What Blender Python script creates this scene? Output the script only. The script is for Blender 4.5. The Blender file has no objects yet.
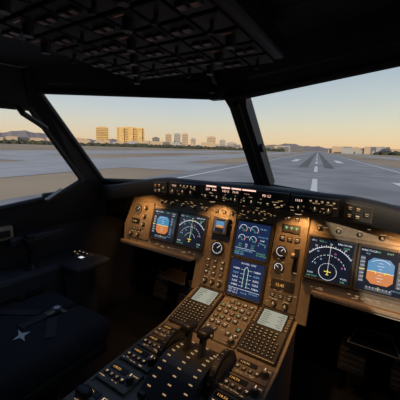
import bpy, bmesh, math, random
from mathutils import Matrix, Vector
random.seed(7)
scene=bpy.context.scene
scene.view_settings.view_transform='Standard'
# ------------------------------------------------------------ materials
MATS={}
def mat(name,col,rough=0.6,metal=0.0,emit=None,es=0.0,noise=0.0,nscale=40,bump=0.0,spec=0.5,coat=0.0):
    if name in MATS: return MATS[name]
    m=bpy.data.materials.new(name);m.use_nodes=True;nt=m.node_tree
    b=nt.nodes['Principled BSDF']
    b.inputs['Base Color'].default_value=(*col,1);b.inputs['Roughness'].default_value=rough
    b.inputs['Metallic'].default_value=metal;b.inputs['Specular IOR Level'].default_value=spec
    b.inputs['Coat Weight'].default_value=coat
    if emit: b.inputs['Emission Color'].default_value=(*emit,1);b.inputs['Emission Strength'].default_value=es
    if noise>0 or bump>0:
        tc=nt.nodes.new('ShaderNodeTexCoord');n=nt.nodes.new('ShaderNodeTexNoise');n.inputs['Scale'].default_value=nscale;n.inputs['Detail'].default_value=4
        nt.links.new(tc.outputs['Object'],n.inputs['Vector'])
        if noise>0:
            r=nt.nodes.new('ShaderNodeValToRGB')
            r.color_ramp.elements[0].position=0.3;r.color_ramp.elements[1].position=0.7
            r.color_ramp.elements[0].color=(*[c*(1-noise) for c in col],1)
            r.color_ramp.elements[1].color=(*[min(1,c*(1+noise)) for c in col],1)
            nt.links.new(n.outputs['Fac'],r.inputs['Fac']);nt.links.new(r.outputs['Color'],b.inputs['Base Color'])
        if bump>0:
            bp=nt.nodes.new('ShaderNodeBump');bp.inputs['Strength'].default_value=bump;bp.inputs['Distance'].default_value=0.002
            nt.links.new(n.outputs['Fac'],bp.inputs['Height']);nt.links.new(bp.outputs['Normal'],b.inputs['Normal'])
    MATS[name]=m;return m
def em(name,col,s): return mat(name,(0.01,0.01,0.01),0.4,emit=col,es=s)
PANEL=mat('panel_paint',(0.22,0.175,0.13),0.45,noise=0.12,nscale=60)
PANEL2=mat('panel_plate_paint',(0.16,0.13,0.10),0.4,noise=0.15,nscale=50)
PANELD=mat('shield_plate_paint',(0.045,0.04,0.037),0.5,noise=0.15,nscale=50)
PED=mat('pedestal_paint',(0.16,0.13,0.10),0.45,noise=0.15,nscale=50)
BEZ=mat('bezel_plastic',(0.035,0.033,0.032),0.4)
BLACK=mat('black_plastic',(0.012,0.012,0.013),0.45)
DARKM=mat('dark_matte_paint',(0.012,0.011,0.010),0.9,spec=0.1)
GREYL=mat('footrest_edge_grey',(0.35,0.35,0.35),0.6)
OVP=mat('overhead_plate_paint',(0.035,0.026,0.023),0.6)
KNOB=mat('knob_plastic',(0.05,0.045,0.04),0.35)
KTOP=mat('knob_cap',(0.22,0.19,0.15),0.4)
SHIELD=mat('glareshield_leather',(0.014,0.014,0.016),0.65,bump=0.5,nscale=300,noise=0.2)
TRIM=mat('lining_plastic',(0.050,0.050,0.056),0.6,noise=0.15,nscale=12,bump=0.2)
CEIL=mat('ceiling_lining',(0.014,0.014,0.016),0.7,noise=0.2,nscale=10)
METAL=mat('brushed_metal',(0.35,0.33,0.30),0.35,metal=0.9)
BEIGE=mat('beige_plastic',(0.42,0.34,0.25),0.5)
FABRIC=mat('seat_fabric',(0.020,0.020,0.026),0.9,bump=0.6,nscale=400,noise=0.3)
BELT=mat('belt_webbing',(0.04,0.04,0.045),0.8,bump=0.5,nscale=500)
WHITE=mat('white_enamel',(0.8,0.8,0.8),0.5)
SCREEN=mat('display_glass',(0.006,0.008,0.014),0.12,emit=(0.05,0.08,0.16),es=0.12)
SCREENB=mat('display_glass_blue',(0.006,0.008,0.014),0.12,emit=(0.06,0.12,0.38),es=0.19)
E_W=em('symbology_white',(0.8,0.84,0.92),1.0);E_G=em('symbology_green',(0.25,0.8,0.42),0.65)
E_C=em('symbology_cyan',(0.30,0.62,0.90),0.75);E_A=em('symbology_amber',(1.0,0.5,0.12),0.9)
E_Y=em('symbology_yellow',(1,0.8,0.1),0.9);E_M=em('symbology_magenta',(0.9,0.2,0.8),0.6)
E_R=em('indicator_red',(0.9,0.12,0.05),1.0)
SKYB=em('attitude_sky_blue',(0.07,0.30,0.56),0.8);GRDB=em('attitude_ground_brown',(0.74,0.24,0.07),0.8)
TAPE=em('tape_grey',(0.12,0.16,0.22),0.45)
LBL=em('backlit_label',(1.0,0.62,0.30),0.42);LBL2=em('backlit_label_bright',(1.0,0.72,0.42),0.9)
LBLO=em('overhead_backlit_label',(1.0,0.35,0.20),0.04)
FCUW=em('fcu_window_light',(1.0,0.60,0.48),1.3);MC=em('mcdu_screen_glow',(0.42,0.44,0.36),0.75)
MC2=em('mcdu_text',(0.1,0.13,0.1),0.4)
# ------------------------------------------------------------ mesh builder
class B:
    def __init__(s): s.v=[];s.f=[];s.m=[];s.mats=[];s.sm=[]
    def mi(s,m):
        if m not in s.mats: s.mats.append(m)
        return s.mats.index(m)
    def add(s,verts,faces,m,M=None,smooth=False):
        o=len(s.v);k=s.mi(m)
        for p in verts:
            p=Vector(p); s.v.append(tuple(M@p if M else p))
        for f in faces: s.f.append([i+o for i in f]);s.m.append(k);s.sm.append(smooth)
    def bm(s,bm,m,M=None,smooth=False):
        bm.verts.index_update()
        s.add([v.co.copy() for v in bm.verts],[[v.index for v in f.verts] for f in bm.faces],m,M,smooth);bm.free()
    def box(s,c,d,m,M=None,bev=0,seg=2,rot=None,smooth=False):
        b=bmesh.new();bmesh.ops.create_cube(b,size=1)
        for v in b.verts: v.co=Vector((v.co.x*d[0],v.co.y*d[1],v.co.z*d[2]))
        if bev: bmesh.ops.bevel(b,geom=b.edges[:],offset=bev,segments=seg,profile=0.5,affect='EDGES')
        T=Matrix.Translation(c)@(rot if rot else Matrix.Identity(4))
        s.bm(b,m,(M@T) if M else T,smooth)
    def cyl(s,c,r,h,m,M=None,r2=None,n=16,axis='z',smooth=True,rot=None):
        b=bmesh.new();bmesh.ops.create_cone(b,cap_ends=True,segments=n,radius1=r,radius2=r if r2 is None else r2,depth=h)
        T=Matrix.Translation(c)
        if axis=='x': T=T@Matrix.Rotation(math.pi/2,4,'Y')
        if axis=='y': T=T@Matrix.Rotation(math.pi/2,4,'X')
        if rot: T=T@rot
        s.bm(b,m,(M@T) if M else T,False)
    def prism(s,pts,w0,w1,m,M=None):
        n=len(pts);v=[(x,y,w0) for x,y in pts]+[(x,y,w1) for x,y in pts]
        f=[list(range(n))[::-1],list(range(n,2*n))]+[[i,(i+1)%n,(i+1)%n+n,i+n] for i in range(n)]
        s.add(v,f,m,M)
    def quad(s,x0,y0,x1,y1,w,m,M=None): s.add([(x0,y0,w),(x1,y0,w),(x1,y1,w),(x0,y1,w)],[[0,1,2,3]],m,M)
    def line(s,a,b,t,w,m,M=None):
        a=Vector(a);b=Vector(b);d=(b-a);L=d.length
        if L<1e-9: return
        n=Vector((-d.y,d.x))/L*t/2
        s.add([(*(a-n),w),(*(b-n),w),(*(b+n),w),(*(a+n),w)],[[0,1,2,3]],m,M)
    def arc(s,c,r,a0,a1,t,w,m,M=None,n=32):
        P=[]
        for i in range(n+1):
            a=math.radians(a0+(a1-a0)*i/n)
            P+=[(c[0]+(r-t/2)*math.cos(a),c[1]+(r-t/2)*math.sin(a),w),(c[0]+(r+t/2)*math.cos(a),c[1]+(r+t/2)*math.sin(a),w)]
        s.add(P,[[2*i,2*i+1,2*i+3,2*i+2] for i in range(n)],m,M)
    def text(s,t,x,y,h,w,m,M=None,align='LEFT'):
        cu=bpy.data.curves.new('t','FONT');cu.body=t;cu.size=h*1.35;cu.align_x=align;cu.resolution_u=1
        ob=bpy.data.objects.new('t',cu);scene.collection.objects.link(ob)
        dg=bpy.context.evaluated_depsgraph_get();me=bpy.data.meshes.new_from_object(ob.evaluated_get(dg))
        s.add([(v.co.x+x,v.co.y+y,w) for v in me.vertices],[list(p.vertices) for p in me.polygons],m,M)
        bpy.data.objects.remove(ob);bpy.data.meshes.remove(me);bpy.data.curves.remove(cu)
    def tube(s,pts,r,m,n=8):
        for a,b in zip(pts[:-1],pts[1:]):
            a=Vector(a);b=Vector(b);d=b-a
            bb=bmesh.new();bmesh.ops.create_cone(bb,cap_ends=True,segments=n,radius1=r,radius2=r,depth=d.length)
            s.bm(bb,m,Matrix.Translation((a+b)/2)@d.to_track_quat('Z','Y').to_matrix().to_4x4())
            q=bmesh.new();bmesh.ops.create_uvsphere(q,u_segments=n,v_segments=6,radius=r);s.bm(q,m,Matrix.Translation(b))
    def obj(s,name,parent=None):
        me=bpy.data.meshes.new(name);me.from_pydata(s.v,[],s.f)
        for m in s.mats: me.materials.append(m)
        for i,p in enumerate(me.polygons): p.material_index=s.m[i];p.use_smooth=s.sm[i]
        me.update();o=bpy.data.objects.new(name,me);scene.collection.objects.link(o)
        if parent: o.parent=parent
        return o
def fr(o,x,y):
    x=Vector(x).normalized();y=Vector(y).normalized();z=x.cross(y)
    M=Matrix.Identity(4)
    for i in range(3): M[i][0]=x[i];M[i][1]=y[i];M[i][2]=z[i];M[i][3]=o[i]
    return M
T=0.2827;ST,CT=math.sin(T),math.cos(T)
MP=fr((0,0,0),(1,0,0),(0,ST,CT))
def at(M,x,y,z=0): return M@Matrix.Translation((x,y,z))
def knob(b,M,x,y,r=0.009,h=0.016,lab=True,base=0):
    b.cyl((x,y,base+0.001),r*1.45,0.003,BEZ,M,n=18)
    b.cyl((x,y,base+h/2),r,h,KNOB,M,r2=r*0.85,n=18)
    b.cyl((x,y,base+h+0.0006),r*0.72,0.0015,KTOP,M,n=14)
    b.box((x,y+r*0.45,base+h+0.0018),(r*0.18,r*0.8,0.001),LBL2,M)
    if lab: b.quad(x-r*1.1,y+r*1.7,x+r*1.1,y+r*1.7+0.0028,base+0.0012,LBL,M)
def button(b,M,x,y,s=0.016,lit=None,base=0,h=0.006,lab=None):
    b.box((x,y,base+h/2),(s,s,h),BEZ,M,bev=s*0.08,seg=1)
    b.quad(x-s*.30,y+s*.08,x+s*.30,y+s*.22,base+h+.0004,lit or LBL,M)
    b.quad(x-s*.22,y-s*.25,x+s*.22,y-s*.13,base+h+.0004,lab or LBL,M)
def labels(b,M,x0,y0,x1,y1,n,w):
    for i in range(n):
        x=random.uniform(x0,x1);y=random.uniform(y0,y1);l=random.uniform(.006,.016)
        b.quad(x-l/2,y,x+l/2,y+.0022,w,LBL,M)
def screws(b,M,x0,y0,x1,y1,w):
    for x in (x0,x1):
        for y in (y0,y1): b.cyl((x,y,w),0.0028,0.002,METAL,M,n=8)
# ------------------------------------------------------------ instrument panel
b=B()
out=[(-.80,.135),(-.45,.20),(.45,.20),(.80,.135),(.84,-.04),(.82,-.145),(.285,-.145),(.285,-.285),(-.285,-.285),(-.285,-.145),(-.82,-.145),(-.84,-.04)]
b.prism(out,-.04,-.004,PANEL,MP)
def plate(x0,y0,x1,y1,m=PANEL2,h=.004):
    b.box(((x0+x1)/2,(y0+y1)/2,0),(x1-x0,y1-y0,h*2),m,MP,bev=.003)
    screws(b,MP,x0+.007,y0+.007,x1-.007,y1-.007,h+.0005)
plate(-.615,-.105,-.243,.105);plate(.243,-.105,.615,.105)
plate(-.795,-.11,-.625,.115);plate(.625,-.11,.795,.115)
plate(-.238,-.255,-.098,.165);plate(.098,-.255,.240,.165)
plate(-.096,.105,.096,.185)
for sgn in (-1,1):
    b.box((sgn*.55,-.139,.018),(.52,.016,.034),PANEL,MP,bev=.004)
    b.box((sgn*.55,-.150,.022),(.50,.004,.036),METAL,MP)
for sgn in (-1,1):
    x=sgn*.71
    b.cyl((x-.035,.06,.004),.032,.006,BEZ,MP,n=28);b.arc((x-.035,.06),.024,0,360,.0025,.0078,LBL,MP)
    b.line((x-.035,.06),(x-.02,.075),.002,.0079,E_W,MP)
    for i in range(3): knob(b,MP,x+.03,.075-.05*i,.010,.016,base=.004)
    b.box((x-.035,-.01,.005),(.06,.03,.006),BLACK,MP);b.text('12 45',x-.058,-.017,.011,.0085,E_A,MP)
    for i in range(4): button(b,MP,x-.055+.022*i,-.055,.015,base=.004,lit=[E_G,LBL2,LBL,E_A][i])
    knob(b,MP,x-.05,-.088,.009,.014,base=.004);knob(b,MP,x+.005,-.088,.009,.014,base=.004)
    labels(b,MP,x-.07,-.1,x+.06,.1,18,.0045)
    for i in range(5): knob(b,MP,sgn*.43-.15+.075*i,.122,.007,.012,base=-.004)
    labels(b,MP,sgn*.43-.17,.125,sgn*.43+.17,.15,16,-.003)
    labels(b,MP,sgn*.43-.17,-.125,sgn*.43+.17,-.112,16,-.003)
x=-.168
b.box((x-.002,.055,.012),(.085,.085,.026),BEZ,MP,bev=.004)
b.quad(x-.034,.023,x+.030,.087,.0255,SCREEN,MP)
b.quad(x-.024,.055,x+.020,.078,.026,SKYB,MP);b.quad(x-.024,.045,x+.020,.055,.026,GRDB,MP)
b.line((x-.015,.055),(x+.012,.055),.002,.0265,E_Y,MP)
b.quad(x-.034,.023,x-.025,.087,.026,TAPE,MP);b.quad(x+.021,.023,x+.030,.087,.026,TAPE,MP)
b.cyl((x,-.055,.008),.036,.016,BEZ,MP,n=32);b.cyl((x,-.055,.0165),.031,.001,BLACK,MP,n=32)
b.arc((x,-.055),.026,0,360,.0018,.0175,E_W,MP)
for a in range(0,360,45):
    c,s_=math.cos(math.radians(a)),math.sin(math.radians(a));b.line((x+c*.019,-.055+s_*.019),(x+c*.024,-.055+s_*.024),.0018,.0176,E_C,MP)
b.line((x,-.055),(x+.014,-.042),.0025,.0178,E_W,MP)
for i in range(3): button(b,MP,x-.04+.04*i,.125,.018,base=.004)
for r in range(3):
    for i in range(3): button(b,MP,x-.04+.04*i,-.12-.03*r,.019,base=.004,lit=[LBL2,LBL,LBL2][(i+r)%3])
for i in range(3): knob(b,MP,x-.04+.04*i,-.225,.010,.016,base=.004)
labels(b,MP,x-.055,-.24,x+.055,.15,22,.0045)
x=.170
b.box((x,.10,.006),(.075,.035,.012),BEZ,MP,bev=.002)
for i in range(3):
    b.prism([(x-.028+.022*i,.108),(x-.014+.022*i,.108),(x-.021+.022*i,.094)],.0122,.0128,E_G,MP)
for i in range(3): button(b,MP,x-.032+.032*i,.055,.022,base=.004,lit=[LBL2,E_A,LBL2][i])
for i in range(2): button(b,MP,x-.018+.036*i,.145,.018,base=.004,lit=LBL2)
b.cyl((x-.028,-.005,.008),.026,.014,BEZ,MP,n=28);b.arc((x-.028,-.005),.019,0,300,.002,.0155,E_W,MP);b.line((x-.028,-.005),(x-.018,.008),.002,.0157,E_W,MP)
b.box((x+.038,-.03,.006),(.022,.10,.012),BLACK,MP,bev=.002);b.box((x+.038,-.01,.035),(.008,.012,.06),METAL,MP)
b.cyl((x+.038,-.01,.068),.012,.012,KTOP,MP,n=20,axis='x');b.cyl((x+.038,-.01,.068),.007,.016,BLACK,MP,n=16,axis='x')
b.cyl((x-.028,-.075,.008),.024,.014,BEZ,MP,n=28);b.arc((x-.028,-.075),.017,-40,220,.002,.0155,E_W,MP);b.line((x-.028,-.075),(x-.04,-.066),.002,.0157,E_W,MP)
b.box((x,-.145,.006),(.10,.045,.012),BEZ,MP,bev=.002);b.text('12:45',x-.030,-.154,.013,.0125,E_A,MP)
for i in range(3): button(b,MP,x-.036+.036*i,-.195,.020,base=.004)
for i in range(2): knob(b,MP,x-.025+.05*i,-.232,.010,.016,base=.004)
labels(b,MP,x-.06,-.24,x+.06,.155,30,.0045)
labels(b,MP,-.09,.11,.09,.18,18,.0045)
for i in range(6): button(b,MP,-.07+.028*i,.145,.016,base=.004)
panel=b.obj('instrument_panel')
# ------------------------------------------------------------ displays
def du(name,cx,cy,kind,mirror=False):
    b=B();M=at(MP,cx,cy,.0045);s=.0905
    b.prism([(-s+.006,-s),(s-.006,-s),(s,-s+.006),(s,s-.006),(s-.006,s),(-s+.006,s),(-s,s-.006),(-s,-s+.006)],0,.012,BEZ,M)
    for a in ((-s+.005,0,.006,2*s-.012),(s-.005,0,.006,2*s-.012)): b.box((a[0],a[1],.0135),(a[2],a[3],.004),BEZ,M,bev=.001,seg=1)
    for yy in (-s+.005,s-.005): b.box((0,yy,.0135),(2*s-.012,.006,.004),BEZ,M,bev=.001,seg=1)
    S=.080;b.quad(-S,-S,S,S,.0123,SCREENB if kind in('ewd','sd') else SCREEN,M)
    w=.0128;w2=.0132;w3=.0136
    if kind=='pfd':
        ax,aw,ah=-.008,.042,.046
        hz=-.004
        b.prism([(ax-aw,hz),(ax+aw,hz),(ax+aw,.030),(ax+aw*.62,ah),(ax-aw*.62,ah),(ax-aw,.030)],w,w+.0002,SKYB,M)
        b.prism([(ax-aw,hz),(ax-aw,-.034),(ax-aw*.62,-.05),(ax+aw*.62,-.05),(ax+aw,-.034),(ax+aw,hz)],w,w+.0002,GRDB,M)
        b.line((ax-aw,hz),(ax+aw,hz),.0016,w2,E_W,M)
        for i in (-3,-2,-1,1,2,3): b.line((ax-(.006 if i%2 else .011),hz+i*.011),(ax+(.006 if i%2 else .011),hz+i*.011),.0013,w2,E_W,M)
        b.arc((ax,hz),.045,50,130,.0014,w2,E_W,M)
        for sg in(-1,1): b.line((ax+sg*.030,hz),(ax+sg*.014,hz),.0035,w3,E_Y,M);b.line((ax+sg*.014,hz),(ax+sg*.014,hz-.006),.003,w3,E_Y,M)
        b.quad(ax-.002,hz-.002,ax+.002,hz+.002,w3,E_Y,M)
        b.quad(-.076,-.05,-.060,.046,w,TAPE,M);b.quad(.044,-.05,.062,.046,w,TAPE,M);b.quad(.067,-.04,.075,.036,w,TAPE,M)
        for i in range(7):
            b.line((-.064,-.045+i*.014),(-.060,-.045+i*.014),.0013,w2,E_W,M);b.text(str(100+20*i),-.075,-.048+i*.014,.006,w2,E_W,M)
            b.text(str(20+i),.048,-.048+i*.014,.006,w2,E_W,M)
        b.quad(-.077,-.004,-.058,-.001,w3,E_Y,M);b.quad(.043,-.008,.064,.000,w3,BLACK,M);b.text('22',.047,-.007,.007,w3+.0002,E_G,M)
        b.quad(-.05,-.075,.034,-.062,w,TAPE,M)
        for i in range(8): b.line((-.045+i*.0105,-.0625),(-.045+i*.0105,-.067),.0014,w2,E_W,M)
        b.line((ax,-.058),(ax,-.07),.002,w3,E_Y,M)
        b.text('MAN TOGA',-.076,.066,.007,w,E_W,M);b.text('SRS',-.028,.066,.007,w,E_G,M);b.text('RWY',.006,.066,.007,w,E_G,M);b.text('A/THR',.045,.066,.006,w,E_W,M)
        b.text('FLX',-.06,.055,.006,w,E_C,M);b.text('1FD2',.048,.055,.006,w,E_W,M);b.text('QNH 1013',.03,-.062,.005,w,E_C,M)
    if kind=='nd':
        c=(0,-.045)
        b.arc(c,.098,38,142,.0020,w,E_W,M,40)
        for a in range(40,142,5):
            r0=.098;r1=.105 if a%10==0 else .102;ca,sa=math.cos(math.radians(a)),math.sin(math.radians(a));b.line((c[0]+ca*r0,c[1]+sa*r0),(c[0]+ca*r1,c[1]+sa*r1),.0016,w,E_W,M)
        for a,t in((60,'33'),(90,'34'),(120,'35')): b.text(t,c[0]+math.cos(math.radians(a))*.109,c[1]+math.sin(math.radians(a))*.107,.007,w,E_W,M,'CENTER')
        for r in (.033,.066):
            for k in range(12): b.arc(c,r,20+k*12,27+k*12,.0016,w,E_W,M,3)
        b.line(c,(0,.053),.0011,w,E_W,M);b.line((-.013,c[1]),(.013,c[1]),.003,w2,E_Y,M);b.line((0,c[1]+.008),(0,c[1]-.014),.003,w2,E_Y,M);b.line((-.005,c[1]-.012),(.005,c[1]-.012),.0025,w2,E_Y,M)
        b.line((0,.049),(0,.06),.0025,w2,E_Y,M)
        if mirror: b.arc((0,-.045),.033,160,380,.0016,w,E_W,M,24)
        else: b.line((0,c[1]),(.010,.02),.0012,w2,E_G,M);b.line((.010,.02),(-.02,.045),.0012,w2,E_G,M)
        for px,py in((-.03,.0),(.035,.012),(-.045,.03),(.02,.03),(.05,-.02),(-.05,-.02)): b.arc((px,py),.003,0,360,.0014,w2,E_C if px<0 else E_M,M,8)
        b.text('GS 0',-.076,.068,.007,w,E_W,M);b.text('TAS ---',-.046,.068,.007,w,E_G,M);b.text('BADON 342',.024,.068,.007,w,E_W,M);b.text('20 NM',.045,.056,.006,w,E_G,M)
        b.text('VOR1',-.076,-.064,.007,w,E_W,M);b.text('LAS 116.9',-.076,-.076,.007,w,E_G,M);b.text('VOR2',.048,-.064,.007,w,E_W,M);b.text('LAS',.050,-.076,.007,w,E_G,M)
    if kind=='ewd':
        for gy,r in((.048,.019),(.004,.016)):
            for sg in(-1,1):
                c=(-.022+sg*.028,gy);b.arc(c,r,-30,200,.0018,w,E_W,M,24);b.arc(c,r,-30,0,.003,w2,E_R,M,6)
                b.line(c,(c[0]-r*.8,c[1]+r*.35),.002,w2,E_G,M);b.text('22.4' if gy>.02 else '412',c[0]-.002,c[1]-.011,.008,w2,E_G,M)
            b.text('N1' if gy>.02 else 'EGT',-.022,gy+.006,.006,w,E_W,M,'CENTER')
        for i,(a,t,c) in enumerate((('61.2','N2','61.3'),('320','FF','320'))):
            b.text(a,-.062,-.026-i*.011,.0075,w,E_G,M);b.text(t,-.022,-.026-i*.011,.007,w,E_W,M,'CENTER');b.text(c,.002,-.026-i*.011,.0075,w,E_G,M)
        b.text('FOB 6400 KG',.028,.02,.006,w,E_C,M);b.text('FLAP',.042,.004,.007,w,E_W,M);b.line((.035,-.004),(.07,-.012),.002,w,E_G,M);b.text('S',.034,-.018,.006,w,E_W,M);b.text('F',.066,-.022,.006,w,E_W,M);b.text('CLB 85.1',.030,.056,.007,w,E_C,M)
        b.line((-.075,-.044),(.026,-.044),.0014,w,E_W,M)
        for i,t in enumerate(('T.O AUTO BRK MAX','SIGNS ON','SPLRS ARM')): b.text(t,-.074,-.055-.0095*i,.007,w,E_C if i!=1 else E_G,M)
        for i,t in enumerate(('SEAT BELTS','NO SMOKING')): b.text(t,.032,-.055-.0095*i,.006,w,E_G,M)
    if kind=='sd':
        b.text('DOOR / OXY',-.030,.066,.009,w,E_W,M)
        for p,q in(((-.010,.045),(0,.058)),((0,.058),(.010,.045)),((.010,.045),(.010,-.036)),((-.010,.045),(-.010,-.036))): b.line(p,q,.0014,w2,E_W,M)
        for yy in(.042,.022,.002,-.016,-.034):
            for sg in(-1,1):
                b.quad(sg*.010-.003,yy-.003,sg*.010+.003,yy+.003,w2,E_G,M);b.line((sg*.016,yy),(sg*.028,yy),.0012,w,E_W,M)
                b.text('CABIN' if yy in(.042,-.034) else 'SLIDE',sg*.051,yy-.003,.0085,w,E_W if yy!=.022 else E_C,M,'CENTER')
        b.line((-.076,-.048),(.076,-.048),.0014,w,E_W,M)
        b.text('TAT +26 C',-.074,-.060,.0075,w,E_W,M);b.text('SAT +26 C',-.074,-.072,.0075,w,E_W,M);b.text('12 H 45',-.014,-.066,.0075,w,E_C,M);b.text('GW 62100',.026,-.060,.007,w,E_C,M)
    return b.obj(name)
du('primary_flight_display',-.521,0,'pfd');du('navigation_display',-.337,0,'nd')
du('engine_warning_display',.002,.0149,'ewd');du('system_status_display',.002,-.166,'sd')
du('navigation_display',.337,0,'nd',True);du('primary_flight_display',.521,0,'pfd')
# ------------------------------------------------------------ glareshield
b=B()
def zt(x):
    a=abs(x)
    if a<.40: return .286
    t=min(1,(a-.40)/.50);t2=t*t*(3-2*t)*.5+t*.5
    return .286-.085*t2
def sec(x):
    z=zt(x);a=abs(x);yr=.12-.226*a;yf=-.150+ (0.05*max(0,a-.8)/.15)
    r=max(yr,yf+.07)
    return [(min(yf+.16,r+.02),z-.078),(yf+.012,z-.082),(yf,z-.076),(yf,z-.014),(yf+.004,z-.005),(yf+.014,z),(yf+.04,z+.002),(r,z-.02),(r+.015,z-.07)]
xs=[-.94+1.88*i/60 for i in range(61)]
V=[];F_=[];n=9
for x in xs: V+=[(x,y,z) for y,z in sec(x)]
for i in range(60):
    for j in range(n):
        F_.append([i*n+j,i*n+(j+1)%n,(i+1)*n+(j+1)%n,(i+1)*n+j])
F_+=[list(range(n)),list(range(60*n,61*n))[::-1]]
b.add(V,F_,SHIELD,None,True)
for x in(-.19,.21): b.cyl((x,-.055,.197),.016,.02,METAL,n=16);b.cyl((x,-.055,.186),.013,.003,LBL2,n=16)
gl=b.obj('glareshield')
MG=fr((0,-.150,.245),(1,0,0),(0,0,1))
b=B()
b.box((0,0,.008),(.39,.068,.016),PANELD,MG,bev=.003)
b.quad(-.165,.008,-.100,.027,.0166,BLACK,MG);b.quad(-.085,.008,.075,.027,.0166,BLACK,MG);b.quad(.09,.008,.165,.027,.0166,BLACK,MG)
for x0,t in((-.162,'250'),(-.130,'346'),(-.080,'HDG'),(-.034,'7000'),(.020,'- - -'),(.095,'FD LS')):
    b.text(t,x0,.011,.0105,.0170,FCUW,MG)
for x0,x1 in((-.160,-.11),(-.085,-.045),(-.038,.005),(.010,.068)): b.quad(x0,.0265,x1,.0325,.0169,FCUW,MG)
for x in(-.15,-.095,-.01,.06): knob(b,MG,x,-.014,.011,.022,lab=False,base=.016)
for x in(-.06,-.036,.022,.092): button(b,MG,x,-.014,.013,lit=E_G,base=.016)
for x in(.12,.148,.175): button(b,MG,x,-.014,.014,lit=LBL2,base=.016)
labels(b,MG,-.18,-.030,.18,.005,30,.0166)
b.obj('autopilot_control_panel')
for sg in(-1,1):
    b=B();cx=sg*.285
    b.box((cx,0,.007),(.165,.062,.014),PANELD,MG,bev=.003)
    b.quad(cx-.07,.006,cx-.025,.022,.0146,BLACK,MG);b.text('1013',cx-.066,.009,.010,.015,FCUW,MG)
    for i in range(5): button(b,MG,cx-.010+.019*i,.017,.013,lit=LBL2,base=.014)
    knob(b,MG,cx-.048,-.012,.010,.018,lab=False,base=.014);knob(b,MG,cx+.008,-.010,.011,.016,base=.014);knob(b,MG,cx+.052,-.010,.011,.016,base=.014)
    labels(b,MG,cx-.075,-.028,cx+.075,.004,12,.0146)
    b.obj('efis_control_panel')
    b=B();cx=sg*.425
    M=fr((cx,-.150,zt(cx)-.044),(1,0,(zt(cx+.04)-zt(cx-.04))/.08),(0,0,1))
    b.box((0,0,.006),(.085,.056,.012),BEZ,M,bev=.003)
    for i,(dx,dy,l) in enumerate(((-.024,.012,E_R if sg<0 else LBL),(.0,.012,E_A),(-.024,-.013,LBL),(.0,-.013,LBL2),(.026,0,LBL))): button(b,M,dx,dy,.018,lit=l,base=.012)
    b.obj('master_warning_panel')
# ------------------------------------------------------------ centre pedestal
ped=bpy.data.objects.new('centre_pedestal',None);scene.collection.objects.link(ped)
b=B()
prof=[(-.085,-.75),(-.085,-.265),(-.33,-.325),(-1.05,-.335),(-1.05,-.75)]
v=[(-.25,y,z) for y,z in prof]+[(.25,y,z) for y,z in prof]
b.add(v,[[0,1,2,3,4],[9,8,7,6,5]]+[[i,i+5,(i+1)%5+5,(i+1)%5] for i in range(5)],PED)
for sg in(-1,1):
    for (y0,z0),(y1,z1) in zip(prof[1:3],prof[2:4]): 
        L=math.hypot(y1-y0,z1-z0);b.box((0,0,0),(.012,L,.012),PANEL,fr((sg*.25,(y0+y1)/2,(z0+z1)/2),(1,0,0),(0,y0-y1,z0-z1)),bev=.003)
b.obj('pedestal_body',ped)
MS=fr((0,-.045,-.255),(1,0,0),(0,.285,.07))
def mcdu(cx):
    b=B();M=at(MS,cx,-.155)
    b.box((0,0,.008),(.150,.25,.020),BEZ,M,bev=.004)
    b.box((0,.066,.018),(.112,.100,.004),BLACK,M,bev=.002,seg=1)
    b.quad(-.050,.021,.050,.111,.0206,MC,M)
    for i in range(7): 
        b.quad(-.045,.030+i*.0115,-.045+random.uniform(.02,.04),.033+i*.0115,.0209,MC2,M);b.quad(.045-random.uniform(.015,.03),.030+i*.0115,.045,.033+i*.0115,.0209,MC2,M)
    for i in range(6):
        for sg in(-1,1): b.box((sg*.066,.030+i*.0145,.020),(.011,.008,.006),KTOP,M,bev=.001,seg=1)
    for r in range(3):
        for c in range(6): b.box((-.060+c*.020,.001-r*.015,.020),(.015,.010,.005),BLACK,M,bev=.001,seg=1);b.quad(-.064+c*.020,-.001-r*.015,-.056+c*.020,.0025-r*.015,.0228,LBL,M)
    for r in range(5):
        for c in range(8):
            b.box((-.060+c*.0165,-.046-r*.0155,.020),(.011,.010,.005),BLACK,M,bev=.001,seg=1);b.quad(-.0622+c*.0165,-.0475-r*.0155,-.0578+c*.0165,-.0445-r*.0155,.0228,LBL,M)
    return b.obj('flight_management_keypad',ped)
mcdu(-.165);mcdu(.165)
b=B();M=at(MS,0,-.155)
b.box((0,0,.006),(.165,.25,.014),PANEL2,M,bev=.003)
for r in range(6):
    for c in range(5):
        if (r+c)%7: button(b,M,-.062+c*.031,.09-r*.034,.021,base=.013,lit=[LBL2,LBL,E_G,LBL2,LBL2][(r*2+c)%5])
knob(b,M,-.06,-.11,.012,.02,base=.013);knob(b,M,.06,-.11,.012,.02,base=.013)
labels(b,M,-.075,-.12,.075,.12,40,.0134)
b.obj('ecam_control_panel',ped)
MFt=fr((0,-.33,-.325),(1,0,0),(0,.72,.01))
for sg in(-1,1):
    b=B()
    for k,y in enumerate((-.05,-.135,-.22,-.32,-.43,-.54,-.64)):
        M=at(MFt,sg*.178,y)
        b.box((0,0,.004),(.132,.078 if k<3 else .09,.012),PANEL2,M,bev=.002)
        b.box((-.022,.018,.011),(.07,.020,.004),BLACK,M);b.text('118.50',-.050,.012,.010,.0136,E_A,M)
        for c in range(4): button(b,M,-.048+c*.024,-.013,.015,base=.010,lit=[LBL2,LBL,LBL,LBL2][c])
        knob(b,M,.046,.0,.013,.02,base=.010);labels(b,M,-.06,-.034,.03,-.026,6,.0105)
    b.obj('radio_control_panel',ped)
b=B();yy0=-.36
prf=[(yy0-.30*i/12,-.325+.062*math.sin(math.pi*i/12)) for i in range(13)]
v=[(-.085,y,z) for y,z in prf]+[(.085,y,z) for y,z in prf];k=13
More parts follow.
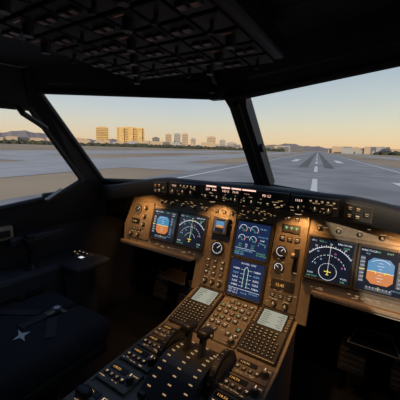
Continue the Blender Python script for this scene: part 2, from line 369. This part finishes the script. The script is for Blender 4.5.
b.add(v,[list(range(k))[::-1],list(range(k,2*k))]+[[i,i+1,i+1+k,i+k] for i in range(k-1)]+[[0,k,2*k-1,k-1]],BEZ)
for i in range(1,12):
    y,z=prf[i]
    for x in(-.062,0,.062): b.box((x,y,z+.001),(.012,.0025,.004),LBL)
for sg in(-1,1):
    x=sg*.030
    b.box((x,-.47,-.235),(.014,.035,.085),BEZ,rot=Matrix.Rotation(-.25,4,'X'),bev=.003)
    b.box((x+sg*.004,-.458,-.187),(.042,.062,.030),BLACK,rot=Matrix.Rotation(-.2,4,'X'),bev=.011,seg=3,smooth=True)
    b.cyl((x+sg*.028,-.458,-.19),.007,.012,METAL,axis='x',n=12)
    b.cyl((sg*.103,-.46,-.335),.100,.018,BLACK,axis='x',n=40);b.cyl((sg*.103,-.46,-.335),.085,.022,BEZ,axis='x',n=40)
    for a in range(0,180,15):
        c,s_=math.cos(math.radians(a)),math.sin(math.radians(a))
        b.box((sg*.103,-.46+c*.1005,-.335+s_*.1005),(.010,.003,.002),KTOP,rot=Matrix.Rotation(math.radians(a)-math.pi/2,4,'X'))
b.box((-.155,-.80,-.29),(.012,.03,.07),METAL,bev=.003);b.box((-.155,-.80,-.25),(.05,.03,.022),BLACK,bev=.008)
b.box((.155,-.80,-.29),(.012,.03,.07),METAL,bev=.003);b.box((.155,-.80,-.25),(.05,.022,.03),BLACK,bev=.008)
for sg in(-1,1): b.cyl((sg*.03,-.70,-.30),.011,.05,METAL,n=12);b.box((sg*.03,-.70,-.272),(.026,.018,.018),BLACK,bev=.004)
b.obj('thrust_lever_quadrant',ped)
# ------------------------------------------------------------ shell
def poly(name,polys,m):
    b=B()
    for p in polys:b.add(p,[list(range(len(p)))],m)
    o=b.obj(name);bm=bmesh.new();bm.from_mesh(o.data);bmesh.ops.remove_doubles(bm,verts=bm.verts,dist=.0005);bmesh.ops.recalc_face_normals(bm,faces=bm.faces);bm.to_mesh(o.data);bm.free()
    return o
WBL=(-.93,-.09,.227);WBC=(0,.12,.265);WTC=(0,-.23,.62);WTL=(-.774,-.529,.648)
SA=(-.95,-.218,.235);SB=(-1.0,-.344,.155);SC=(-1.1,-.60,.108);SD=(-1.13,-1.15,.09);SE=(-.92,-1.15,.575);SG=(-.84,-.534,.582)
def mx(p): return (-p[0],p[1],p[2])
for side,f in(('left',lambda p:p),('right',mx)):
    P=lambda *a:[f(p) for p in a]
    poly('wall_'+side,[
        P(SA,WBL,WTL,SG),
        P(SA,SB,(-1.14,-.344,-.05),(-1.14,-.10,-.05)),P(SB,SC,(-1.16,-.60,-.05),(-1.14,-.344,-.05)),
        P(SC,SD,(-1.18,-1.15,-.05),(-1.16,-.60,-.05)),P(SD,(-1.13,-1.9,.09),(-1.18,-1.9,-.05),(-1.18,-1.15,-.05)),
        P(SA,(-1.14,-.10,-.05),(-1.14,.10,-.05),WBL),
        P((-1.14,.10,-.05),(-1.14,-.344,-.05),(-1.14,-.344,-.76),(-1.14,.60,-.76),(-1.14,.60,-.05)),P((-1.14,-.344,-.05),(-1.16,-.60,-.05),(-1.18,-1.15,-.05),(-1.18,-1.15,-.76),(-1.14,-.344,-.76)),
        P((-1.18,-1.15,-.05),(-1.18,-1.9,-.05),(-1.18,-1.9,-.76),(-1.18,-1.15,-.76)),
        P(SD,SE,(-.92,-1.9,.575),(-1.13,-1.9,.09)),
        P(SG,SE,(-.80,-1.15,.72),(-.76,-.60,.72)),P(SE,(-.92,-1.9,.575),(-.80,-1.9,.72),(-.80,-1.15,.72)),
        P(SG,WTL,(-.74,-.60,.72),(-.76,-.60,.72)),
    ],TRIM)
    b=B()
    b.tube(P(WBL,WTL,WTC),.012,TRIM);b.tube(P(SG,SA,SB,SC,SD,SE,SG),.013,TRIM);b.tube(P(WBL,WBC),.012,TRIM)
    def corner(a,c,d,s=.06):
        a=Vector(a);u=(Vector(c)-a).normalized()*s;v=(Vector(d)-a).normalized()*s
        arcp=[a+u*(1-math.sin(t))+v*(1-math.cos(t)) for t in [math.pi/2*i/6 for i in range(7)]]
        pts=[a]+arcp
        b.add([f(tuple(p)) for p in pts],[[0,i,i+1] for i in range(1,7)],TRIM)
    corner(WBL,WTL,WBC);corner(WTL,WBL,WTC,.05);corner(WTC,WTL,WBC,.06);corner(SG,SA,SE,.05);corner(SA,SG,SB,.06)
    b.obj('trim_1')
poly('ceiling',[
    [WTL,WTC,(0,-.36,.72),(-.74,-.60,.72)],[mx(WTL),WTC,(0,-.36,.72),(.74,-.60,.72)],
    [(-.74,-.60,.72),(0,-.36,.72),(.74,-.60,.72)],
    [(-.9,-.59,.722),(.9,-.59,.722),(.9,-1.92,.722),(-.9,-1.92,.722)]],CEIL)
poly('wall_back',[[(-1.3,-1.9,-.76),(1.3,-1.9,-.76),(1.3,-1.9,.85),(-1.3,-1.9,.85)]],CEIL)
poly('wall_front',[[(-1.14,.60,-.76),(1.14,.60,-.76),(1.14,.60,0),(-1.14,.60,0)]],CEIL)
poly('cowl_lining',[[WBL,WBC,(0,.60,0),(-1.14,.60,-.05),(-1.14,.10,-.05)],[mx(WBL),WBC,(0,.60,0),(1.14,.60,-.05),(1.14,.10,-.05)]],CEIL)
b=B();b.box((0,-.65,-.78),(2.4,2.6,.04),CEIL);b.obj('floor')
b=B()
d=(Vector(WTC)-Vector(WBC));M=fr(tuple((Vector(WTC)+Vector(WBC))/2),(1,0,0),tuple(d))
b.prism([(-.040,-d.length/2-.0),(.040,-d.length/2-.0),(.034,d.length/2-.03),(.045,d.length/2+.02),(-.045,d.length/2+.02),(-.034,d.length/2-.03)],-.03,.022,TRIM,M)
b.box((0,0,.028),(.030,d.length*.98,.014),BLACK,M,bev=.004)
b.box((.044,.01,.012),(.014,.035,.018),BLACK,M,bev=.004)
b.obj('windshield_centre_post')
gm=bpy.data.materials.new('window_glass');gm.use_nodes=True;nt=gm.node_tree;nt.nodes.clear()
o_=nt.nodes.new('ShaderNodeOutputMaterial');mxn=nt.nodes.new('ShaderNodeMixShader');tr=nt.nodes.new('ShaderNodeBsdfTransparent');gg=nt.nodes.new('ShaderNodeBsdfGlossy')
tr.inputs[0].default_value=(.97,.98,.98,1);gg.inputs['Roughness'].default_value=.02;mxn.inputs[0].default_value=.02
nt.links.new(tr.outputs[0],mxn.inputs[1]);nt.links.new(gg.outputs[0],mxn.inputs[2]);nt.links.new(mxn.outputs[0],o_.inputs[0])
poly('window_1',[[WBL,WBC,WTC,WTL]],gm);poly('window_2',[[mx(WBL),WBC,WTC,mx(WTL)]],gm)
poly('window_3',[[SA,SB,SC,SD,SE,SG]],gm);poly('window_4',[[mx(p) for p in(SA,SB,SC,SD,SE,SG)]],gm)
# ------------------------------------------------------------ overhead panel
b=B();MO=fr((0,-.92,.668),(1,0,0),(0,-.8,.03))
b.box((0,0,-.022),(.50,.84,.05),BLACK,MO,bev=.008)
for r in range(11):
    for c in range(7):
        x=-.20+c*.066;y=-.385+r*.072
        b.box((x,y,.006),(.058,.062,.006),OVP,MO,bev=.002,seg=1)
        if (r*3+c)%4==0:
            b.cyl((x,y,.018),.011,.02,BEZ,MO,r2=.009,n=16);b.quad(x-.012,y+.020,x+.012,y+.023,.0095,LBLO,MO)
        elif (r+c)%3==0:
            b.cyl((x,y,.014),.004,.02,BEZ,MO,n=8);b.cyl((x,y+.004,.026),.006,.008,OVP,MO,n=8)
        else: button(b,MO,x-.013,y,.019,base=.008,lit=LBLO,lab=LBLO);button(b,MO,x+.013,y,.019,base=.008,lit=LBLO,lab=LBLO)
b.obj('overhead_panel')
b=B();b.box((-.05,-.30,.625),(.05,.04,.045),BEZ,bev=.006);b.box((-.05,-.325,.622),(.036,.012,.03),BLACK,bev=.003);b.tube([(-.05,-.30,.64),(-.05,-.36,.71)],.006,METAL);b.quad(-.06,.618,-.04,.624,0,WHITE,fr((0,-.3315,0),(1,0,0),(0,0,1)));b.obj('standby_compass')
b=B();b.tube([(-.70,-.53,.675),(-.40,-.42,.67),(-.10,-.32,.665)],.007,BEZ);b.tube([(.70,-.53,.675),(.40,-.42,.67),(.08,-.31,.665)],.007,BEZ);b.obj('sun_visor_rail')
# ------------------------------------------------------------ side console, sidestick
b=B()
b.box((-1.03,-.85,-.46),(.17,1.3,.50),TRIM,bev=.02)
b.box((-.94,-.27,-.225),(.28,.22,.035),TRIM,bev=.012)
b.box((-1.00,-.27,-.45),(.18,.20,.44),TRIM,bev=.02)
M=fr((-.93,-.27,-.2075),(1,0,0),(0,1,0))
b.box((-.03,.03,.003),(.12,.09,.008),PANEL2,M,bev=.002)
for i in range(3): button(b,M,-.065+.035*i,.045,.018,base=.007,lit=E_W)
knob(b,M,-.05,.0,.012,.018,base=.007);b.quad(.0,-.01,.03,.012,.0078,E_W,M)
for i in range(4): b.box((-.943,-.52-.12*i,-.40),(.008,.09,.22),BEZ,bev=.003)
b.box((-1.075,-.42,-.07),(.05,.30,.05),TRIM,bev=.015)
b.obj('side_console')
b=B();b.cyl((-1.01,-.50,-.195),.035,.03,BLACK,r2=.02,n=20);b.cyl((-1.01,-.50,-.14),.012,.08,BLACK,n=12);b.box((-1.01,-.495,-.085),(.036,.045,.095),BLACK,bev=.014,seg=3,rot=Matrix.Rotation(.25,4,'X'),smooth=True);b.box((-1.01,-.50,-.036),(.05,.04,.02),BLACK,bev=.008);b.cyl((-1.02,-.51,-.025),.006,.008,BEZ,n=10);b.obj('sidestick')
b=B();b.box((-1.105,-.60,-.02),(.05,.13,.07),BEIGE,bev=.01,seg=3);b.box((-1.076,-.60,-.02),(.012,.09,.035),BLACK,bev=.004);b.obj('oxygen_mask_box')
b=B();b.box((-1.02,-.36,.15),(.03,.10,.05),BEZ,bev=.01);b.tube([(-1.0,-.33,.17),(-.965,-.34,.19),(-.96,-.42,.15)],.010,METAL);b.obj('window_handle')
b=B();b.tube([(-.80,-.60,.575),(-.77,-.60,.55),(-.79,-.50,.50),(-.82,-.50,.51)],.012,BEZ);b.obj('grab_handle')
# ------------------------------------------------------------ pilot seat
b=B()
def rbox(c,d,m,bev,rot=None): b.box(c,d,m,bev=bev,seg=5,rot=rot,smooth=True)
rbox((-.54,-.64,-.345),(.235,.36,.11),FABRIC,.045);rbox((-.775,-.64,-.345),(.235,.36,.11),FABRIC,.045)
rbox((-.66,-.80,-.338),(.50,.36,.10),FABRIC,.04)
rbox((-.66,-1.02,-.02),(.48,.13,.62),FABRIC,.05,Matrix.Rotation(.18,4,'X'));rbox((-.66,-1.10,.36),(.28,.10,.18),FABRIC,.04,Matrix.Rotation(.18,4,'X'))
b.box((-.66,-.74,-.42),(.46,.50,.05),BEZ,bev=.01);b.box((-.66,-.78,-.58),(.22,.26,.32),BEZ,bev=.02);b.box((-.66,-.78,-.735),(.40,.40,.05),METAL,bev=.01)
rbox((-.905,-.86,-.17),(.055,.34,.05),FABRIC,.02);b.box((-.905,-1.0,-.25),(.03,.04,.16),BEZ,bev=.006)
rbox((-.40,-1.06,.02),(.055,.05,.34),FABRIC,.02)
b.box((-.66,-.66,-.286),(.040,.14,.004),BELT);b.box((-.56,-.66,-.286),(.14,.04,.004),BELT,rot=Matrix.Rotation(-.6,4,'Z'));b.box((-.77,-.68,-.286),(.18,.04,.004),BELT,rot=Matrix.Rotation(.6,4,'Z'))
b.cyl((-.661,-.575,-.282),.020,.012,METAL,n=20);b.cyl((-.661,-.575,-.2755),.013,.002,WHITE,n=20);b.box((-.661,-.605,-.284),(.028,.04,.008),METAL,bev=.003);b.box((-.63,-.565,-.285),(.035,.018,.006),METAL,bev=.002)
M=fr((-.60,-.755,-.285),(1,0,0),(0,1,0))
o=[(-.046,.012),(-.012,.010),(.004,.034),(.012,.006),(.044,-.008),(.010,-.008),(.002,-.032),(-.010,-.004)]
b.add([(0,0,.0012)]+[(x,y,.0012) for x,y in o],[[0,1+(i+1)%8,1+i] for i in range(8)],WHITE,M)
b.obj('pilot_seat')
# ------------------------------------------------------------ rudder pedals, footrests
for sg in(-1,1):
    b=B()
    for dx in(-.10,.10):
        M=fr((sg*.56+dx,.14,-.46),(1,0,0),(0,.35,1))
        b.box((0,0,0),(.11,.17,.018),BEZ,M,bev=.006)
        for i in range(6): b.box((0,-.06+i*.024,.011),(.095,.007,.005),METAL,M)
        b.tube([(sg*.56+dx,.16,-.50),(sg*.56+dx,.30,-.74)],.014,METAL)
    b.obj('rudder_pedals')
    b=B();M=fr((sg*.53,.10,-.35),(1,0,0),(0,.8,.45))
    o=[(-.095,-.035),(.095,-.035),(.06,.05),(-.06,.05)]
    b.prism(o,-.008,0,DARKM,M)
    for p,q in zip(o,o[1:]+o[:1]): b.line(p,q,.0035,.001,GREYL if sg>0 else BEZ,M)
    b.tube([(sg*.53,.13,-.36),(sg*.53,.30,-.20)],.010,DARKM);b.obj('footrest')
# ------------------------------------------------------------ exterior
H=-5.0
GR=mat('dry_ground',(0.44,0.32,0.21),0.95,noise=0.3,nscale=0.02)
AS=mat('runway_asphalt',(0.34,0.325,0.33),0.9,noise=0.22,nscale=0.12)
AS2=mat('taxiway_concrete',(0.50,0.47,0.46),0.9,noise=0.15,nscale=0.1)
PW=mat('runway_paint',(0.9,0.88,0.85),0.8)
AZ=math.radians(10.8);D=Vector((-math.sin(AZ),math.cos(AZ),0));Rr=Vector((math.cos(AZ),math.sin(AZ),0));O=Vector((.483,-1.225,0))
def strip(b,s0,s1,t0,t1,z,m):
    P=[O+Rr*s0+D*t0,O+Rr*s1+D*t0,O+Rr*s1+D*t1,O+Rr*s0+D*t1]
    b.add([(p.x,p.y,z) for p in P],[[0,1,2,3]],m)
b=B();b.add([(-30000,-30000,H),(30000,-30000,H),(30000,30000,H),(-30000,30000,H)],[[0,1,2,3]],GR);b.obj('ground')
b=B();strip(b,-27,27,-300,3500,H+.06,AS)
for i in range(60): strip(b,-.45,.45,30+i*50,60+i*50,H+.12,PW)
for s in(-22,22): strip(b,s-.4,s+.4,-300,3500,H+.12,PW)
strip(b,13,17,52,62,H+.12,PW);strip(b,-12,-9,150,190,H+.12,PW);strip(b,9,12,150,190,H+.12,PW)
for s in(-4,4): strip(b,s-1.5,s+1.5,100,2000,H+.09,mat('tyre_marks',(0.16,0.15,0.15),0.9,noise=0.3,nscale=0.2))
b.obj('runway')
b=B();strip(b,-78,-44,-300,900,H+.06,AS2);strip(b,-60.3,-59.7,-300,900,H+.12,PW);strip(b,-180,-115,-300,700,H+.05,AS2);strip(b,60,85,-100,900,H+.06,AS2)
for t in(60,240,640): strip(b,-115,-27,t,t+35,H+.055,AS2)
b.obj('taxiway')
def pos(az,d): a=math.radians(az);return Vector((.483-math.sin(a)*d,-1.225+math.cos(a)*d,H))
GOLD=mat('gold_glass_facade',(0.66,0.43,0.15),0.5,noise=0.2,nscale=0.1);TAN=mat('tan_facade',(0.52,0.40,0.28),0.8);GREY=mat('grey_facade',(0.38,0.38,0.38),0.8);DARKF=mat('dark_glass_facade',(0.10,0.10,0.11),0.4);WIN=mat('facade_window_band',(0.18,0.12,0.06),0.3)
def building(az,w,h,d,m,depth=25,wing=False):
    b=B();p=pos(az,d);M=Matrix.Translation(p)@Matrix.Rotation(math.radians(az),4,'Z')
    b.box((0,0,h/2),(w,depth,h),m,M)
    b.box((0,0,h+1.5),(w*.5,depth*.6,3),m,M)
    b.box((0,-depth*.2,h*.06),(w*1.2,depth*1.2,h*.12),m,M)
    nb=max(3,int(h/7))
    for i in range(1,nb): b.box((0,-depth/2-.15,h*i/nb),(w*.96,.3,h/nb*.35),WIN,M)
    if wing:
        for k in(-.33,0,.33): b.box((k*w,-depth*.55,h*.49),(w*.17,depth*.5,h*.98),m,M)
    b.obj('building')
for a in((46.0,118,82,1350,GOLD,30,True),(51.1,50,78,1350,GOLD,30),(38.9,26,58,1300,TAN),(37.2,30,66,1400,GREY),(35.7,26,62,1300,TAN),(34.1,22,44,1350,GREY),(41.3,30,40,1250,DARKF),
    (30.6,44,60,1500,TAN),(28.4,30,46,1500,GREY),(26.6,50,34,1500,GREY),(55.2,70,26,1400,TAN),(58.5,60,34,1400,GREY),(20.9,60,28,1600,TAN),(17.5,50,18,1700,GREY),(62,60,20,1300,TAN)): building(*a)
FOL=mat('tree_foliage',(0.06,0.065,0.04),0.95,noise=0.3,nscale=0.3)
b=B()
for i in range(800):
    az=random.choice((random.uniform(17,72),random.uniform(17,72),random.uniform(-30,2)));d=random.uniform(930,1010);p=pos(az,d);r=random.uniform(3,7);q=bmesh.new();bmesh.ops.create_icosphere(q,subdivisions=1,radius=r)
    b.bm(q,FOL,Matrix.Translation(p+Vector((0,0,r*.6)))@Matrix.Diagonal((1.7,1.7,random.uniform(.7,1.4),1)))
b.obj('tree_line')
b=B()
for i in range(190):
    az=random.choice((random.uniform(14,72),random.uniform(14,72),random.uniform(-30,8)));d=random.uniform(1050,1180);p=pos(az,d);w=random.uniform(10,45);h=random.uniform(7,24)
    b.box((0,0,h/2),(w,15,h),random.choice((TAN,GREY,DARKF,TAN,GREY,DARKF)),Matrix.Translation(p)@Matrix.Rotation(math.radians(az),4,'Z'))
b.obj('airport_terminal_buildings')
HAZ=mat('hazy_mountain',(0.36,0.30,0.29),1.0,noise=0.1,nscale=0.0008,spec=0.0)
b=B();V=[];F_=[];n=240
for i in range(n+1):
    az=-70+160*i/n;h=190+110*math.sin(az*.13)+90*math.sin(az*.41+1)+40*math.sin(az*1.3)+25*math.sin(az*3.1)
    if az>45: h+=(az-45)*12
    h=max(h,60);p=pos(az,15000);q=pos(az,19000);V+=[(p.x,p.y,H),(q.x,q.y,H+h)]
for i in range(n): F_.append([2*i,2*i+2,2*i+3,2*i+1])
b.add(V,F_,HAZ);b.obj('mountain_range')
# ------------------------------------------------------------ lights
def light(name,kind,loc,e,col,target=None,**k):
    l=bpy.data.lights.new(name,kind);l.energy=e;l.color=col
    for a,v in k.items(): setattr(l,a,v)
    o=bpy.data.objects.new(name,l);o.location=loc;scene.collection.objects.link(o)
    if target: o.rotation_euler=(Vector(target)-Vector(loc)).to_track_quat('-Z','Y').to_euler()
    return o
W=(1,.48,.15)
for x in(-.19,.21): light('flood_or_fill_lamp','SPOT',(x,-.055,.183),3.6,W,(x,.02,.0),spot_size=math.radians(110),spot_blend=.7,shadow_soft_size=.01)
for x in(-.66,.60): light('flood_or_fill_lamp','SPOT',(x,-.10,.145),2.7,W,(x-.02,.0,.0),spot_size=math.radians(120),spot_blend=.8,shadow_soft_size=.015)
light('flood_or_fill_lamp','SPOT',(0,-.70,.63),34,(1,.52,.18),(0,-.20,-.28),spot_size=math.radians(42),spot_blend=.8,shadow_soft_size=.03)
light('flood_or_fill_lamp','SPOT',(-.30,-.65,.64),8,(1,.6,.3),(-.60,-.05,-.05),spot_size=math.radians(50),spot_blend=.9,shadow_soft_size=.03)
light('flood_or_fill_lamp','SPOT',(.35,-.65,.64),5,(1,.6,.3),(.55,-.05,-.05),spot_size=math.radians(45),spot_blend=.9,shadow_soft_size=.03)
light('flood_or_fill_lamp','SPOT',(-.45,.02,-.20),.7,(1,.5,.2),(-.50,.06,-.6),spot_size=math.radians(130),spot_blend=.9,shadow_soft_size=.02)  # added fill light without a fixture, brightens the pedals in the footwell
sun=light('sun','SUN',(0,-5,8),2.9,(1,.82,.60),angle=math.radians(1))
sun.rotation_euler=Vector((-.55,1,-.30)).to_track_quat('-Z','Y').to_euler()
w=bpy.data.worlds.new('sky');scene.world=w;w.use_nodes=True;nt=w.node_tree;nt.nodes.clear()
tc=nt.nodes.new('ShaderNodeTexCoord');sp=nt.nodes.new('ShaderNodeSeparateXYZ');cr=nt.nodes.new('ShaderNodeValToRGB');bg=nt.nodes.new('ShaderNodeBackground');ou=nt.nodes.new('ShaderNodeOutputWorld')
nt.links.new(tc.outputs['Generated'],sp.inputs[0]);nt.links.new(sp.outputs['Z'],cr.inputs[0])
dp=nt.nodes.new('ShaderNodeVectorMath');dp.operation='DOT_PRODUCT';dp.inputs[1].default_value=(.45,.89,.02);nt.links.new(tc.outputs['Generated'],dp.inputs[0])
mr=nt.nodes.new('ShaderNodeMapRange');mr.inputs['From Min'].default_value=.45;mr.inputs['From Max'].default_value=1.0;nt.links.new(dp.outputs['Value'],mr.inputs['Value'])
mx_=nt.nodes.new('ShaderNodeMix');mx_.data_type='RGBA';mx_.blend_type='MULTIPLY'
nt.links.new(mr.outputs[0],mx_.inputs[0]);nt.links.new(cr.outputs[0],mx_.inputs[6]);mx_.inputs[7].default_value=(1.14,1.08,.92,1)
nt.links.new(mx_.outputs[2],bg.inputs[0]);nt.links.new(bg.outputs[0],ou.inputs[0])
e=cr.color_ramp.elements;e[0].position=0;e[0].color=(.78,.53,.32,1);e[1].position=1;e[1].color=(.14,.22,.38,1)
for p_,c in((.03,(.78,.62,.42)),(.07,(.70,.66,.53)),(.11,(.60,.64,.62)),(.16,(.50,.58,.65)),(.23,(.39,.50,.64)),(.32,(.28,.39,.56)),(.5,(.2,.30,.46))): x=e.new(p_);x.color=(*c,1)
bg.inputs[1].default_value=1.0
# ------------------------------------------------------------ camera
cam=bpy.data.cameras.new('camera');co=bpy.data.objects.new('camera',cam);scene.collection.objects.link(co);scene.camera=co
yaw,pitch,roll=.5661,.1802,.0301
Fv=Vector((-math.sin(yaw)*math.cos(pitch),math.cos(yaw)*math.cos(pitch),-math.sin(pitch)));R0=Vector((math.cos(yaw),math.sin(yaw),0));U0=R0.cross(Fv)
Rv=R0*math.cos(roll)+U0*math.sin(roll);Uv=-R0*math.sin(roll)+U0*math.cos(roll)
M=Matrix.Identity(4)
for i in range(3): M[i][0]=Rv[i];M[i][1]=Uv[i];M[i][2]=-Fv[i]
M.translation=Vector((.4829,-1.2252,.4364));co.matrix_world=M
cam.sensor_width=36;cam.lens=288.3/400*36;cam.clip_start=.02;cam.clip_end=60000
